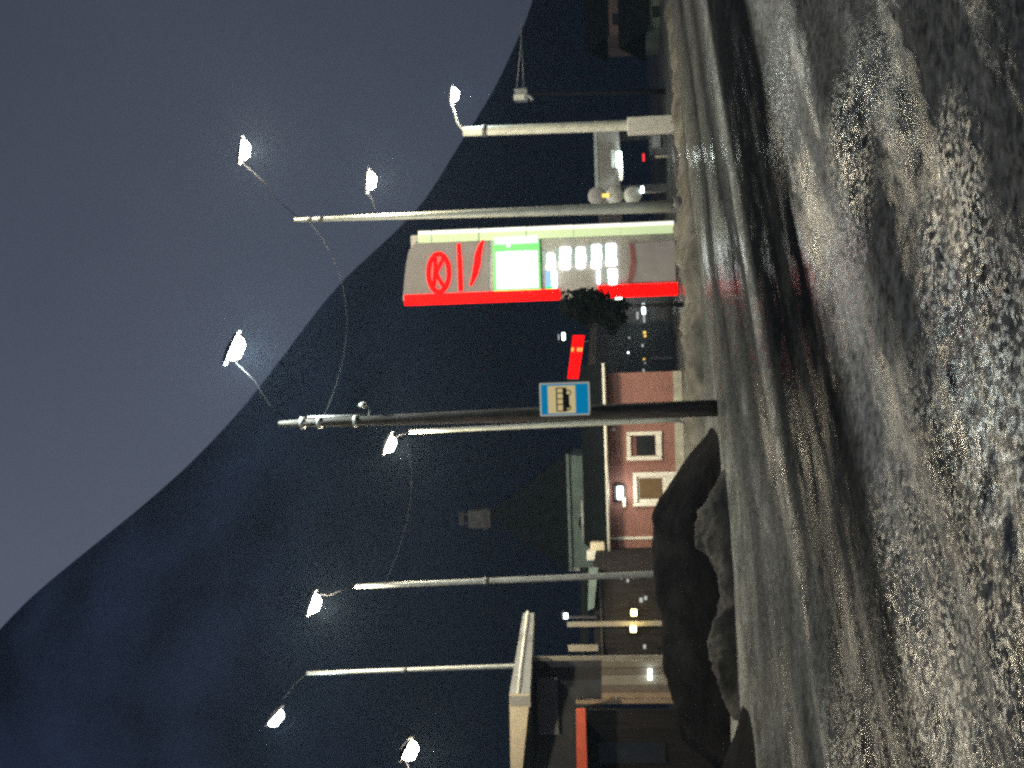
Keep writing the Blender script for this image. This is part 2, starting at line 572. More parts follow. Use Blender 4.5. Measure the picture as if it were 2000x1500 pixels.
        pm = N.new('ShaderNodeMath'); pm.operation = 'MULTIPLY_ADD'
        L.new(pr.outputs['Result'], pm.inputs[0]); L.new(fl.outputs['Result'], pm.inputs[1]); L.new(last, pm.inputs[2])
        last = pm.outputs[0]
    L.new(last, b.inputs['Specular IOR Level'])
    # relief: grit and refrozen crust
    g1 = N.new('ShaderNodeTexNoise'); g1.inputs['Scale'].default_value = 11; g1.inputs['Detail'].default_value = 6; g1.inputs['Roughness'].default_value = 0.6
    L.new(co.outputs['Object'], g1.inputs['Vector'])
    vo = N.new('ShaderNodeTexVoronoi'); vo.inputs['Scale'].default_value = 26
    L.new(co.outputs['Object'], vo.inputs['Vector'])
    ad = N.new('ShaderNodeMath'); ad.operation = 'MULTIPLY_ADD'; ad.inputs[1].default_value = 0.3
    L.new(vo.outputs['Distance'], ad.inputs[0]); L.new(g1.outputs['Fac'], ad.inputs[2])
    bp = N.new('ShaderNodeBump')
    bp.inputs['Strength'].default_value = 0.8
    bp.inputs['Distance'].default_value = 0.012
    L.new(ad.outputs[0], bp.inputs['Height'])
    L.new(bp.outputs['Normal'], b.inputs['Normal'])
    return m


M['ground'] = ground_material()
g = grid_mesh('ground', GX, GY, ground_z(GX, GY), M['ground'])
tagit(g, 'icy dark ground and road streaked with worn snow tracks', None, None, 'structure')

# ------------------------------------------------------------------ mountain whose flank falls from upper left to lower right
ridge_px = [(-1500, 60), (-900, 20), (-500, -60), (-200, -140), (60, -150), (285, 0), (370, 100), (450, 200), (530, 298), (618, 395), (675, 450), (740, 502), (820, 562), (935, 645), (1005, 722), (1070, 795), (1140, 850), (1205, 885), (1300, 950), (1410, 1005), (1500, 1042), (1700, 1075), (2100, 1060), (2600, 1090)]
az, zz = [], []
DM = 125.0
for (u, v) in ridge_px:
    p = P(u, v, DM)
    az.append(p.x)
    zz.append(p.z)
mx = np.linspace(az[0], az[-1], 260)
mz = np.interp(mx, az, zz)
mz = np.convolve(np.pad(mz, 3, mode='edge'), np.ones(7) / 7, 'valid')
prof_t = np.linspace(0, 1, 60)
MXg, T = np.meshgrid(mx, prof_t)
RZ = np.tile(mz, (60, 1))
depth = np.where(T < 0.8, 70 + (DM - 70) * (T / 0.8), DM + (T - 0.8) / 0.2 * 40)
rise = np.where(T < 0.8, (T / 0.8) ** 1.7, 1 - (T - 0.8) / 0.2 * 0.5)
spread_x = MXg * depth / DM
MZ = RZ * rise + fbm(spread_x * 0.085, depth * 0.085, 77, 4) * 2.6 * np.clip(rise, 0, 1) * (RZ / 32) * np.clip(1.15 - rise, 0.15, 1) - 0.5 * (T == 0)
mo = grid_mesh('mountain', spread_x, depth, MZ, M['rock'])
tagit(mo, 'dark mountain flank falling from left to right behind the town', None, None, 'structure')


# ------------------------------------------------------------------ snow banks
def bank(name, line, width, height, seed, material, label, cat, group=None, n=260, m=26):
    """lumpy ridge along a ground polyline [(x,y,hscale)]"""
    ts = np.linspace(0, len(line) - 1, n)
    xs = np.interp(ts, range(len(line)), [p[0] for p in line])
    ys = np.interp(ts, range(len(line)), [p[1] for p in line])
    hs = np.interp(ts, range(len(line)), [p[2] for p in line])
    dx, dy = np.gradient(xs), np.gradient(ys)
    ln = np.hypot(dx, dy)
    nxv, nyv = dy / ln, -dx / ln
    w = np.linspace(-1, 1, m)
    Wg, Ig = np.meshgrid(w, np.arange(n))
    A = np.cumsum(ln)[Ig]
    wv = width * (0.75 + 0.5 * (fbm(A * 0.5, A * 0 + 3, seed, 3) + 0.5))
    X = xs[Ig] + nxv[Ig] * Wg * wv
    Y = ys[Ig] + nyv[Ig] * Wg * wv
    prof = np.clip(1 - np.abs(Wg) ** 2.2, 0, 1)
    Z = height * hs[Ig] * prof * (0.85 + 0.9 * fbm(X * 1.1, Y * 1.1, seed + 3, 4)) + 0.11 * fbm(X * 3.5, Y * 3.5, seed + 9, 4, 0.6) * prof * (0.3 + hs[Ig]) - 0.10 * (1 - prof)
    loc = (float(xs[n // 2]), float(ys[n // 2]), 0.0)
    o = grid_mesh(name, X, Y, Z, material, loc)
    return tagit(o, label, cat, group)


bank('snow_bank', [(11.5, 38.5, 0.35), (9.0, 35.0, 0.45), (6.3, 33.0, 0.55), (4.2, 31.6, 0.75), (2.1, 27.6, 1.0), (0.6, 27.2, 1.0), (-1.1, 27.8, 1.0), (-2.4, 29.5, 0.6)],
     0.75, 0.36, 3, M['snow'], 'long low bank of dirty snow below the red house and price sign', 'snow bank', 'snow banks along the road')
bank('snow_bank', [(-1.7, 21.6, 0.25), (-2.3, 21.4, 0.8), (-3.2, 21.1, 1.0), (-4.2, 20.8, 1.0), (-4.9, 20.5, 0.8), (-5.6, 20.3, 0.2)],
     0.6, 0.46, 8, M['grey_snow'], 'short grey snow bank lying in front of the dark heap', 'snow bank', 'snow banks along the road')

# dark heap with a flat crest and one steep end
def heap():
    nx, ny = 90, 40
    x0, x1 = -7.6, -1.0
    y0, y1 = 22.4, 26.4
    X, Y = np.meshgrid(np.linspace(x0, x1, nx), np.linspace(y0, y1, ny))
    crest = np.interp(X, [-7.6, -7.0, -5.6, -5.0, -3.6, -2.62, -2.35, -1.55, -1.15, -1.0], [0.05, 0.8, 1.10, 1.13, 1.25, 1.22, 1.10, 0.48, 0.12, 0.0])
    tv = (Y - y0) / (y1 - y0)
    prof = np.clip(np.minimum(tv / 0.38, (1 - tv) / 0.4), 0, 1)
    prof = prof ** 0.8
    Z = crest * prof + fbm(X * 1.5, Y * 1.5, 51, 4) * 0.12 * prof * np.clip(crest, 0, 1) - 0.06 * (1 - prof)
    o = grid_mesh('snow_heap', X, Y, Z, M['shade_snow'], (-4.3, 24.4, 0))
    tagit(o, 'large heap of ploughed snow, shade put into its colour, in front of the red house', 'snow heap', 'dark heaps of ploughed snow')
    X, Y = np.meshgrid(np.linspace(-8.4, -4.9, 60), np.linspace(17.2, 20.0, 34))
    tv = (Y - 17.2) / 2.8
    tu = (X + 8.4) / 3.5
    prof = np.clip(np.minimum(tv / 0.45, (1 - tv) / 0.45), 0, 1) * np.clip(np.minimum(tu / 0.2, (1 - tu) / 0.55), 0, 1) ** 0.8
    Z = 0.72 * prof + fbm(X * 1.7, Y * 1.7, 61, 4) * 0.14 * prof - 0.06 * (1 - prof)
    o = grid_mesh('snow_heap', X, Y, Z, M['shade_snow'], (-6.6, 18.6, 0))
    tagit(o, 'lower snow heap, coloured as in shade, nearest the shop with the cream roof edge', 'snow heap', 'dark heaps of ploughed snow')


heap()


# ------------------------------------------------------------------ street lamps
def lamp_light(name, p, power, col, rad=0.09):
    ld = bpy.data.lights.new(name, 'POINT')
    ld.energy = power * LAMP
    ld.color = col
    ld.shadow_soft_size = rad
    lo = bpy.data.objects.new(name, ld)
    lo.location = p
    C.objects.link(lo)
    return lo


def fit_light(parent, p, power, col, rad):
    lo = lamp_light('lamp_light', p, power, col, rad)
    lo.parent = parent
    lo.location = Vector(p) - Vector(parent.location)
    return lo


def lamp_head(parent, p, dirx, power, col, lens, length=0.42, w=0.2, tilt=0.0):
    """flat street lamp head: housing above, glowing lens below, its own light"""
    c, s = math.cos(tilt), math.sin(tilt)
    ax = Vector((c * dirx, 0, s))
    upv = Vector((-s * dirx, 0, c))
    p = Vector(p)
    hb = MB()
    L2 = length / 2
    prof = [(-1.15, 0.03), (-1.0, 0.085), (-0.2, 0.13), (0.8, 0.085), (1.05, 0.03)]
    pts = [p + ax * (a * L2) + upv * b for a, b in prof]
    pts2 = [q + Vector((0, w, 0)) for q in pts]
    pts = [q - Vector((0, w * 0.5, 0)) for q in pts]
    hb.prism(pts, (0, w, 0))
    h = hb.build('lamp_head', M['dark_metal'], parent, 0.008)
    lb = MB()
    prof = [(-0.72, 0.05), (-0.66, -0.06), (-0.38, -0.145), (0.38, -0.145), (0.66, -0.06), (0.72, 0.05)]
    lb.prism([p + ax * (a * L2) + upv * b - Vector((0, w * 0.42, 0)) for a, b in prof], (0, w * 0.84, 0))
    lb.build('lens', lens, h)
    l = lamp_light('lamp_light', p + upv * -0.28, power, col)
    l.parent = h
    org = Vector(parent.location)
    l.location = p + upv * -0.28 - org
    return h


WARM = (1.0, 0.86, 0.60)
COOL = (0.88, 1.0, 0.93)


def lamp_post(base_uv, top_uv, d, r0, r1, lamps, label, matl, group='street lamps', name='street_lamp', bands=(), base_z=0.0):
    b = P(base_uv[0], base_uv[1], d)
    t = P(top_uv[0], top_uv[1], d)
    b = Vector((t.x + (b.x - t.x) * 0.0 + 0.0, d, base_z)) if base_uv[2:] else Vector((b.x, d, base_z))
    root = thing(name, b, label, 'street lamp', group)
    n = 7
    pts = [b.lerp(t, k / n) for k in range(n + 1)]
    MB().tube(pts, [r0 + (r1 - r0) * k / n for k in range(n + 1)], 12).build('pole', matl, root)
    MB().tube([b - Vector((0, 0, 0.05)), b + Vector((0, 0, 0.35))], [r0 * 1.7, r0 * 1.35], 12).build('pole_foot', M['dark_metal'], root)
    for f in bands:
        c = b.lerp(t, f)
        rr = (r0 + (r1 - r0) * f) * 1.3
        MB().tube([c - Vector((0, 0, 0.06)), c + Vector((0, 0, 0.06))], rr, 12).build('collar', M['dark_metal'], root)
    for (lu, lv, ld, start_f, power, col, lens, length, tilt) in lamps:
        e = P(lu, lv, ld)
        s0 = b.lerp(t, start_f)
        sgn = 1 if e.x > s0.x else -1
        mid = s0.lerp(e, 0.5) + Vector((0, 0, 0.12))
        end = e + Vector((-sgn * length * 0.45, 0, 0.06))
        MB().tube([s0, s0.lerp(mid, 0.5) + Vector((0, 0, 0.07)), mid, end], [0.012, 0.011, 0.010, 0.009] if lu != 1315 else [0.03, 0.028, 0.026, 0.024], 8).build('arm', matl if lu == 1315 else M['black_arm'], root)
        lamp_head(root, e, sgn, power, col, lens, length, 0.2, tilt)
    return root


# warm lamps to the left
lamp_post((383, 1385), (355, 695), 28.5, 0.085, 0.05, [(320, 612, 28.5, 1.0, 2000, WARM, M['lens'], 0.60, 0.35)],
          'slim pale street lamp rising behind the dark snow heap', M['galv'], bands=(0.62,))
lamp_post((212, 1380), (185, 600), 29.5, 0.075, 0.04, [(98, 538, 29.5, 1.0, 500, COOL, M['lens_cool'], 0.60, 0.75)],
          'slim street lamp rising above the cream roof edge', M['galv'], bands=(0.75,))
lamp_post((-62, 1440), (-90, 850), 21.0, 0.085, 0.05, [(35, 798, 21.0, 1.0, 700, WARM, M['lens'], 0.42, -0.5)],
          'street lamp whose head hangs lowest, over the cream roof edge', M['galv'])
lamp_post((683, 1352), (657, 800), 31.5, 0.085, 0.05, [(632, 760, 31.5, 1.0, 1600, WARM, M['lens'], 0.6, 0.4)],
          'pale street lamp standing close behind the wooden utility pole', M['paint_post'])
# right: tall mast with two lamps beside the price sign
lamp_post((1098, 1341), (1070, 575), 31.7, 0.17, 0.05,
          [(1207, 475, 31.7, 0.985, 2300, WARM, M['lens'], 0.7, -0.15), (1147, 722, 31.7, 0.77, 1300, WARM, M['lens'], 0.62, -0.1)],
          'tall tapered mast with two lamps beside the lit price sign', M['paint_post'], bands=(0.93, 0.96))
r3 = lamp_post((1259, 1322), (1243, 905), 36.0, 0.17, 0.14, [(1315, 885, 36.0, 0.995, 350, COOL, M['lens_cool'], 0.55, -0.12)],
               'thick pale lamp post with a low lamp at right of the fuel canopy', M['paint_post'], bands=(0.9,))
rect(1243, 1274, 1226, 1322, 35.75, 0.46).build('post_sleeve', M['sleeve'], r3, 0.02)

# ------------------------------------------------------------------ wooden utility pole with the bus sign on it
d = 22.8
b = Vector((P(703, 1397, d).x, d, 0)); t = P(672, 545, d)
up = thing('utility_pole', b, 'dark wooden utility pole carrying a lamp beside the blue bus sign', 'utility pole')
pts = [b.lerp(t, k / 8) for k in range(9)]
MB().tube(pts, [0.155, 0.15, 0.145, 0.135, 0.125, 0.112, 0.098, 0.085, 0.055], 14).build('pole', M['old_wood'], up)
for f in (0.82, 0.905, 0.945):
    c = b.lerp(t, f)
    MB().tube([c - Vector((0, 0, 0.035)), c + Vector((0, 0, 0.035))], 0.115, 12).build('band', M['grey_metal'], up)
c = b.lerp(t, 0.785)
MB().tube([c, c + Vector((0.22, 0, 0.02)), c + Vector((0.30, 0, 0.10))], [0.03, 0.025, 0.02], 8).build('bracket', M['grey_metal'], up)
MB().tube([c + Vector((0.30, 0, 0.08)), c + Vector((0.30, 0, 0.14)), c + Vector((0.30, 0, 0.22))], [0.05, 0.06, 0.03], 10).build('insulator', M['grey_metal'], up)
c = b.lerp(t, 0.86)
MB().tube([c + Vector((0.10, 0, -0.7)), c + Vector((0.10, 0, 0.6))], 0.022, 8).build('conduit', M['grey_metal'], up)
e = P(820, 458, d)
MB().tube([b.lerp(t, 0.97), b.lerp(t, 0.97) + Vector((0.35, 0, 0.42)), b.lerp(t, 0.97) + Vector((0.85, 0, 0.72)), e + Vector((-0.2, 0, 0.06))],
          [0.012, 0.011, 0.010, 0.009], 8).build('arm', M['black_arm'], up)
lamp_head(up, e, 1, 1700, COOL, M['lens'], 0.66, 0.2, -0.45)

sg = thing('bus_stop_sign', P(720, 1160, 22.7), 'blue bus stop sign with black bus on a cream square beside the wooden pole', 'sign')
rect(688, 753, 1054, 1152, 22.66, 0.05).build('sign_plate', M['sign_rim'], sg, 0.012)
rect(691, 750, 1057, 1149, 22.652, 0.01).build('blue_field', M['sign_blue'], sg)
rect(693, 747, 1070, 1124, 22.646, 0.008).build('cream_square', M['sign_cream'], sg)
bus = MB()
add_rect(bus, 696, 743, 1099, 1107, 22.640, 0.008)          # body
add_rect(bus, 703, 730, 1106, 1112, 22.640, 0.008)          # skirt
add_rect(bus, 697, 743, 1086, 1088.5, 22.640, 0.008)        # roof
for uu in (696, 709, 720, 731, 741):
    add_rect(bus, uu, uu + 2, 1087, 1100, 22.640, 0.008)    # window bars
bus.build('bus_symbol', M['sign_black'], sg)
for uu in (704, 733):
    wh = MB()
    cc = P(uu, 1110, 22.638)
    ring = [cc + Vector((math.cos(a) * 0.045, 0, math.sin(a) * 0.045)) for a in np.linspace(0, 2 * math.pi, 17)[:-1]]
    wh.tube(ring + [ring[0]], 0.010, 6, False)
    wh.build('bus_wheel', M['sign_black'], sg)
for vv in (1090, 1130):
    MB().tube([P(705, vv, 22.72), P(692, vv, 22.78)], 0.02, 6).build('clamp', M['grey_metal'], sg)


# ------------------------------------------------------------------ overhead cables
def cable(pts, r, label):
    mb = MB().tube(pts, r, 6)
    o = mb.build('overhead_cable', M['cable'], None, loc=pts[len(pts) // 2])
    return tagit(o, label, 'cable', 'overhead cables')


def sag(a, b2, drop, n=16):
    return [a.lerp(b2, k / n) - Vector((0, 0, drop * 4 * (k / n) * (1 - k / n))) for k in range(n + 1)]


cable(sag(P(1072, 600, 31.7), P(677, 628, 22.8), 0.75), 0.005, 'thin cable sagging from the tall mast to the wooden pole')
cable(sag(P(655, 790, 31.5), P(357, 750, 24.0), 0.35), 0.006, 'thin cable sagging between the two slim pale street lamps')

# grey fixture hanging on two wires at the right
fx = thing('hanging_fixture', P(1315, 1010, 44), 'grey box fixture hung on two converging wires at the right', 'fixture')
d = 44
rect(1304, 1328, 1004, 1030, d, 0.42).build('housing', M['grey_metal'], fx, 0.03)
rect(1306, 1316, 1003, 1024, d - 0.06, 0.05).build('front_plate', M['white_trim'], fx, 0.01)
MB().tube([P(1313, 1030, d), P(1310, 1036, d), P(1304, 1040, d)], 0.07, 8).build('nozzle', M['grey_metal'], fx)
MB().tube([P(1328, 1009, d), P(1420, 1018, d), P(1560, 1017, d)], 0.014, 6).build('wire', M['galv'], fx)
MB().tube([P(1326, 1022, d), P(1380, 1021, d), P(1420, 1018.5, d)], 0.014, 6).build('wire', M['galv'], fx)
wp = thing('wire_pole', Vector((P(1562, 1300, d).x, d, 0)), 'grey pole at the far right that holds the fixture wires', 'pole')
MB().tube([wp.location, Vector((wp.location.x - 0.1, d, 6.5))], [0.12, 0.08], 10).build('shaft', M['galv'], wp)
# mast that carries it from below
MB().tube([Vector((P(1322, 1310, d + 0.2).x, d + 0.2, 0)), P(1316, 1032, d + 0.2)], [0.10, 0.05], 10).build('support_post', M['black_arm'], fx)

# ------------------------------------------------------------------ lit price pylon
d = 38.0
py = thing('price_pylon', Vector((P(985, 1324, d).x, d, 0)), 'tall lit fuel price sign with red edge and white price rows', 'price sign')
body = rect(915, 1052, 800, 1330, d + 0.06, 0.5)
body.build('pylon_body', M['pylon_body'], py, 0.02)
q = [(913, 786), (985, 793), (1012, 799), (1030, 816), (1036, 955), (922, 955)]
MB().prism([P(u, v, d) for u, v in q], (0, 0.06, 0)).build('logo_panel', M['panel_beige'], py)
rect(940, 1030, 823, 830, d - 0.02, 0.03).build('shadow_rail', M['dark_metal'], py) if False else None
# red edge strips
rect(909, 930, 786, 1094, d - 0.10, 0.14).build('red_strip', M['neon_red'], py, 0.03)
rect(921, 945, 1169, 1322, d - 0.10, 0.14).build('red_strip', M['neon_red'], py, 0.03)
# pale light panels up the right side, in lengths
vs = [816, 842, 935, 1028, 1120, 1213, 1316]
for k in range(6):
    va, vb = vs[k], vs[k + 1]
    um = 1046.5 + ((va + vb) / 2 - 1067) * 0.040
    rect(um - 11, um + 5, va + 0.6, vb - 0.6, d - 0.08, 0.12).build('light_panel', M['strip_cream'], py)
    rect(um + 5, um + 12, va + 0.6, vb - 0.6, d - 0.10, 0.14).build('light_edge', M['strip_hot'], py)
# red ring emblem with a letter K, bar and swoosh
d2 = d - 0.07
lg = MB()
cu, cv = 967, 857
ring = [P(cu + 37 * math.cos(a), cv + 20 * math.sin(a), d2) for a in np.linspace(0, 2 * math.pi, 33)]
lg.tube(ring, 0.075, 8, False)
lg.tube([P(cu - 26, cv - 9, d2), P(cu + 30, cv - 6, d2)], 0.06, 8)
lg.tube([P(cu - 4, cv - 7, d2), P(cu + 30, cv + 9, d2)], 0.062, 8)
lg.tube([P(cu - 2, cv - 5, d2), P(cu - 30, cv + 11, d2)], 0.062, 8)
lg.build('ring_emblem', M['neon_red'], py)
MB().tube([P(932, 900, d2), P(985, 898, d2), P(1024, 896, d2)], [0.075, 0.07, 0.055], 8).build('red_bar', M['neon_red'], py)
MB().tube([P(1031, 944, d2), P(1020, 939, d2), P(1004, 934, d2), P(985, 932, d2), P(963, 927, d2), P(942, 919, d2)],
          [0.03, 0.07, 0.10, 0.11, 0.085, 0.04], 8).build('red_swoosh', M['neon_red'], py)
# green framed white panel
rect(925, 1040, 963, 1055, d - 0.06, 0.10).build('panel_frame', M['band_green'], py, 0.01)
rect(936, 1010, 968, 1052, d - 0.10, 0.04).build('white_panel', M['panel_white'], py)
rect(1024, 1039, 965, 1051, d - 0.10, 0.04).build('white_panel', M['panel_white'], py)
hot = MB()
for (u0, u1, v0, v1) in ((938, 1009, 990, 997), (949, 1009, 1003, 1007), (941, 1009, 1011, 1019), (940, 1009, 1026, 1029), (939, 949, 1005, 1028), (1018, 1021, 990, 996)):
    add_rect(hot, u0, u1, v0, v1, d - 0.12, 0.02)
hot.build('panel_lettering', M['panel_hot'], py)
# price rows: over-bright digits
rows = [(974, 1005, 1069, 1081), (975, 1017, 1096, 1112), (977, 1017, 1127, 1142), (977, 1022, 1156, 1172), (982, 1024, 1186, 1202), (945, 974, 1190, 1203)]
for (u0, u1, v0, v1) in rows:
    n = 3
    w = (u1 - u0) / n
    for k in range(n):
        vv0 = v0 + random.uniform(-2.2, 0.8)
        vv1 = v1 - random.uniform(-2.2, 0.8)
        rect(u0 + k * w + 0.4, u0 + (k + 1) * w - 0.5, vv0, vv1, d - 0.02, 0.06).build('price_digit', M['led_white'], py, 0.04)
for (u0, u1, v0, v1) in ((984, 1010, 1060, 1066), (990, 1016, 1086, 1092), (984, 1014, 1117, 1123), (986, 1024, 1147, 1153), (990, 1024, 1177, 1183), (948, 974, 1180, 1186)):
    rect(u0, u1, v0, v1, d - 0.0, 0.05).build('fuel_name', M['led_dim'], py)
rect(940, 971, 1066, 1078, d - 0.02, 0.06).build('small_panel', M['led_blue'], py)
rect(938, 970, 1078, 1086, d - 0.02, 0.06).build('small_panel', M['led_white'], py)
rect(936, 941, 1066, 1086, d - 0.02, 0.06).build('small_panel', M['led_green'], py)
rect(946, 972, 1167, 1171, d - 0.02, 0.06).build('price_digit', M['led_white'], py, 0.03)
# lower panel with its maroon curve
q = [(948, 1228), (1024, 1224), (1030, 1318), (952, 1320)]
MB().prism([P(u, v, d - 0.02) for u, v in q], (0, 0.05, 0)).build('lower_panel', M['panel_beige'], py)
q = [(946, 1224), (965, 1229), (990, 1232), (1026, 1230), (1026, 1239), (990, 1243), (965, 1240), (946, 1232)]
MB().prism([P(u, v, d - 0.06) for u, v in q], (0, 0.04, 0)).build('curved_stripe', M['maroon'], py)
fit_light(py, P(985, 1000, d - 0.8), 90, (0.8, 1.0, 0.85), 0.5)


# dark leafy bush standing before the price sign
def crown(mb, c, rx, rz, n, size, seed):
    rr = random.Random(seed)
    for _ in range(n):
        a, h = rr.uniform(0, 2 * math.pi), rr.uniform(-1, 1)
        k = rr.random() ** 0.5 * (0.75 + 0.35 * math.sin(a * 3 + seed) * math.cos(h * 4))
        q = math.sqrt(max(0, 1 - h * h)) * k
        p = Vector((c.x + rx * q * math.cos(a), c.y + rx * q * math.sin(a), c.z + rz * h * k))
        a2, b2 = rr.uniform(0, 6.28), rr.uniform(-0.6, 0.6)
        s = size * rr.uniform(0.5, 1.3)
        x = Vector((math.cos(a2), math.sin(a2), b2)) * s
        y = Vector((-math.sin(a2) * b2, math.cos(a2) * b2, 1)) * s * 0.5
        mb.add([p - x, p - y, p + x, p + y], [(0, 1, 2, 3)])


d = 35.5
bs = thing('dark_shrub', Vector((P(905, 1330, d).x, d, 0)), 'dark round-topped evergreen shrub standing before the left edge of the price sign', 'shrub')
mb = MB(); crown(mb, P(903, 1148, d), 0.62, 0.85, 2600, 0.09, 4); crown(mb, P(885, 1195, d), 0.55, 0.5, 1500, 0.09, 5)
mb.build('crown', M['leaf'], bs)
bt = MB().tube([bs.location, P(903, 1250, d), P(903, 1160, d)], [0.07, 0.05, 0.03], 8)
for k in range(5):
    a = P(903, 1240 - k * 14, d)
    bt.tube([a, a + Vector((random.uniform(-0.4, 0.4), random.uniform(-0.3, 0.3), random.uniform(0.3, 0.6)))], [0.025, 0.01], 6)
bt.build('trunk', M['twig'], bs)

# post with three round signs seen from behind
d = 36.5
ts = thing('sign_post', Vector((P(1128, 1322, d).x, d, 0)), 'post with three round grey signs stacked left of the fuel canopy', 'sign post')
MB().tube([ts.location, P(1118, 1150, d)], 0.035, 8).build('post', M['galv'], ts)
for k, vv in enumerate((1166, 1201, 1236)):
    c = P(1117 + k * 1.0, vv, d)
    MB().tube([c + Vector((0, -0.05, 0)), c + Vector((0, -0.02, 0)), c + Vector((0, 0.06, 0))], [0.24, 0.27, 0.25], 20).build('round_sign', M['grey_panel'] if k == 0 else M['grey_metal'], ts)
rect(1115, 1122, 1176, 1190, d - 0.1, 0.03).build('amber_plate', M['lens_amber'], ts)
rect(1124, 1136, 1252, 1257, d - 0.1, 0.05).build('small_lamp', M['lens_small'], ts)


# ------------------------------------------------------------------ red house
d = 38.4
rh = thing('red_house', Vector((P(590, 1335, d).x, d, 0)), 'red timber house with white framed window and low dark roof', 'house')
rect(415, 772, 1186, 1322, d, 5.0).build('wall', M['red_wood'], rh)
rect(413, 774, 1320, 1338, d - 0.04, 5.1).build('foundation', M['plinth'], rh)
# low roof with overhang
ra, rb = P(405, 1183, d - 0.5), P(790, 1171, d - 0.5)
rf = MB().prism([ra, rb, rb + Vector((0, 3.2, 0.75)), ra + Vector((0.1, 3.2, 0.75))], (0, 0, -0.14))
rfo = rf.build('roof', M['roof_dark'], rh)
rr_ = MB().prism([ra + Vector((0, 6.4, 0)), rb + Vector((0, 6.4, 0)), rb + Vector((0, 3.21, 0.75)), ra + Vector((0.1, 3.21, 0.75))], (0, 0, -0.14))
rr_.build('roof', M['roof_dark'], rh)
MB().tube([ra + Vector((0, -0.04, -0.12)), rb + Vector((0, -0.04, -0.12))], 0.05, 8).build('gutter', M['white_trim'], rh)
MB().tube([ra + Vector((0.1, 3.2, 0.8)), rb + Vector((-4.5, 3.2, 0.8))], 0.05, 8).build('ridge_cap', M['grey_metal'], rh)
rect(405, 424, 1146, 1181, d - 0.55, 0.5).build('eave_box', M['white_trim'], rh, 0.03)
rect(424, 440, 1153, 1181, d - 0.50, 0.4).build('eave_box', M['cream'], rh, 0.03)
rect(447, 452, 1192, 1322, d - 0.03, 0.05).build('corner_board', M['white_trim'], rh)
rect(411, 417, 1186, 1322, d - 0.025, 0.05).build('corner_board', M['green_wall'], rh)
# window
w = rect(603, 655, 1225, 1291, d - 0.01, 0.06).build('window', M['curtain'], rh)
for a in ((601, 609, 1224, 1292), (650, 657, 1224, 1292), (609, 650, 1224, 1232), (609, 650, 1281, 1292)):
    rect(*a, d - 0.07, 0.09).build('frame', M['white_trim'], w)
rect(611, 650, 1243, 1279, d - 0.02, 0.02).build('pane', M['glass'], w)
# door with glazed top
dr = rect(515, 576, 1240, 1338, d - 0.02, 0.07).build('door', M['white_trim'], rh)
rect(526, 566, 1249, 1293, d - 0.035, 0.03).build('pane', M['window_amber'], dr)
for a in ((512, 519, 1237, 1338), (571, 578, 1237, 1338), (519, 571, 1237, 1244)):
    rect(*a, d - 0.09, 0.08).build('frame', M['white_trim'], dr)
# wall lamp
wl = rect(523, 552, 1200, 1220, d - 0.10, 0.10).build('wall_lamp', M['dark_metal'], rh)
rect(525, 549, 1206, 1216, d - 0.22, 0.12).build('lens', M['lens_small'], wl)
rect(510, 528, 1216, 1222, d - 0.12, 0.08).build('bracket', M['white_trim'], wl)
fit_light(rh, P(536, 1214, d - 0.45), 14, (1, 0.95, 0.85), 0.06)
MB().tube([P(662, 1202, d - 0.06), P(662, 1192, d - 0.06)], 0.04, 6).build('pipe_stub', M['white_trim'], rh)

# ------------------------------------------------------------------ green house behind, with pyramid roof and chimney
d = 50.0
gh = thing('green_house', Vector((P(495, 1313, d).x, d, 0)), 'pale green house with dark pyramid roof behind the red house', 'house')
rect(386, 612, 1110, 1318, d, 5.0).build('wall', M['green_wall'], gh)
apex = P(492, 950, d + 2.5)
e0, e1 = P(384, 1112, d - 0.25), P(614, 1105, d - 0.25)
e2, e3 = e1 + Vector((0, 5.6, 0)), e0 + Vector((0, 5.6, 0))
MB().add([e0, e1, e2, e3, apex], [(0, 1, 4), (1, 2, 4), (2, 3, 4), (3, 0, 4), (3, 2, 1, 0)]).build('roof', M['roof_dark'], gh)
MB().prism([e0 + Vector((0, -0.03, 0.0)), e1 + Vector((0, -0.03, 0.0)), e1 + Vector((0, -0.03, -0.12)), e0 + Vector((0, -0.03, -0.12))], (0, 0.1, 0)).build('eave_board', M['green_wall'], gh)
ch = rect(468, 503, 914, 958, d + 2.2, 0.7).build('chimney', M['dark_stone'], gh, 0.02)
rect(465, 506, 944, 952, d + 2.15, 0.8).build('chimney_collar', M['dark_wall'], ch)
rect(474, 498, 896, 906, d + 2.25, 0.6).build('chimney_cap', M['dark_wall'], ch)
for uu in (476, 494):
    rect(uu, uu + 3, 904, 915, d + 2.3, 0.08).build('cap_leg', M['dark_wall'], ch)
wn = MB()
c = P(478, 1150, d - 0.03)
wn.tube([c, c + Vector((0, 0.06, 0))], 0.42, 20)
wn.build('round_window', M['glass'], gh)
rect(386, 393, 1112, 1310, d - 0.05, 0.08).build('corner_board', M['paint_post'], gh)

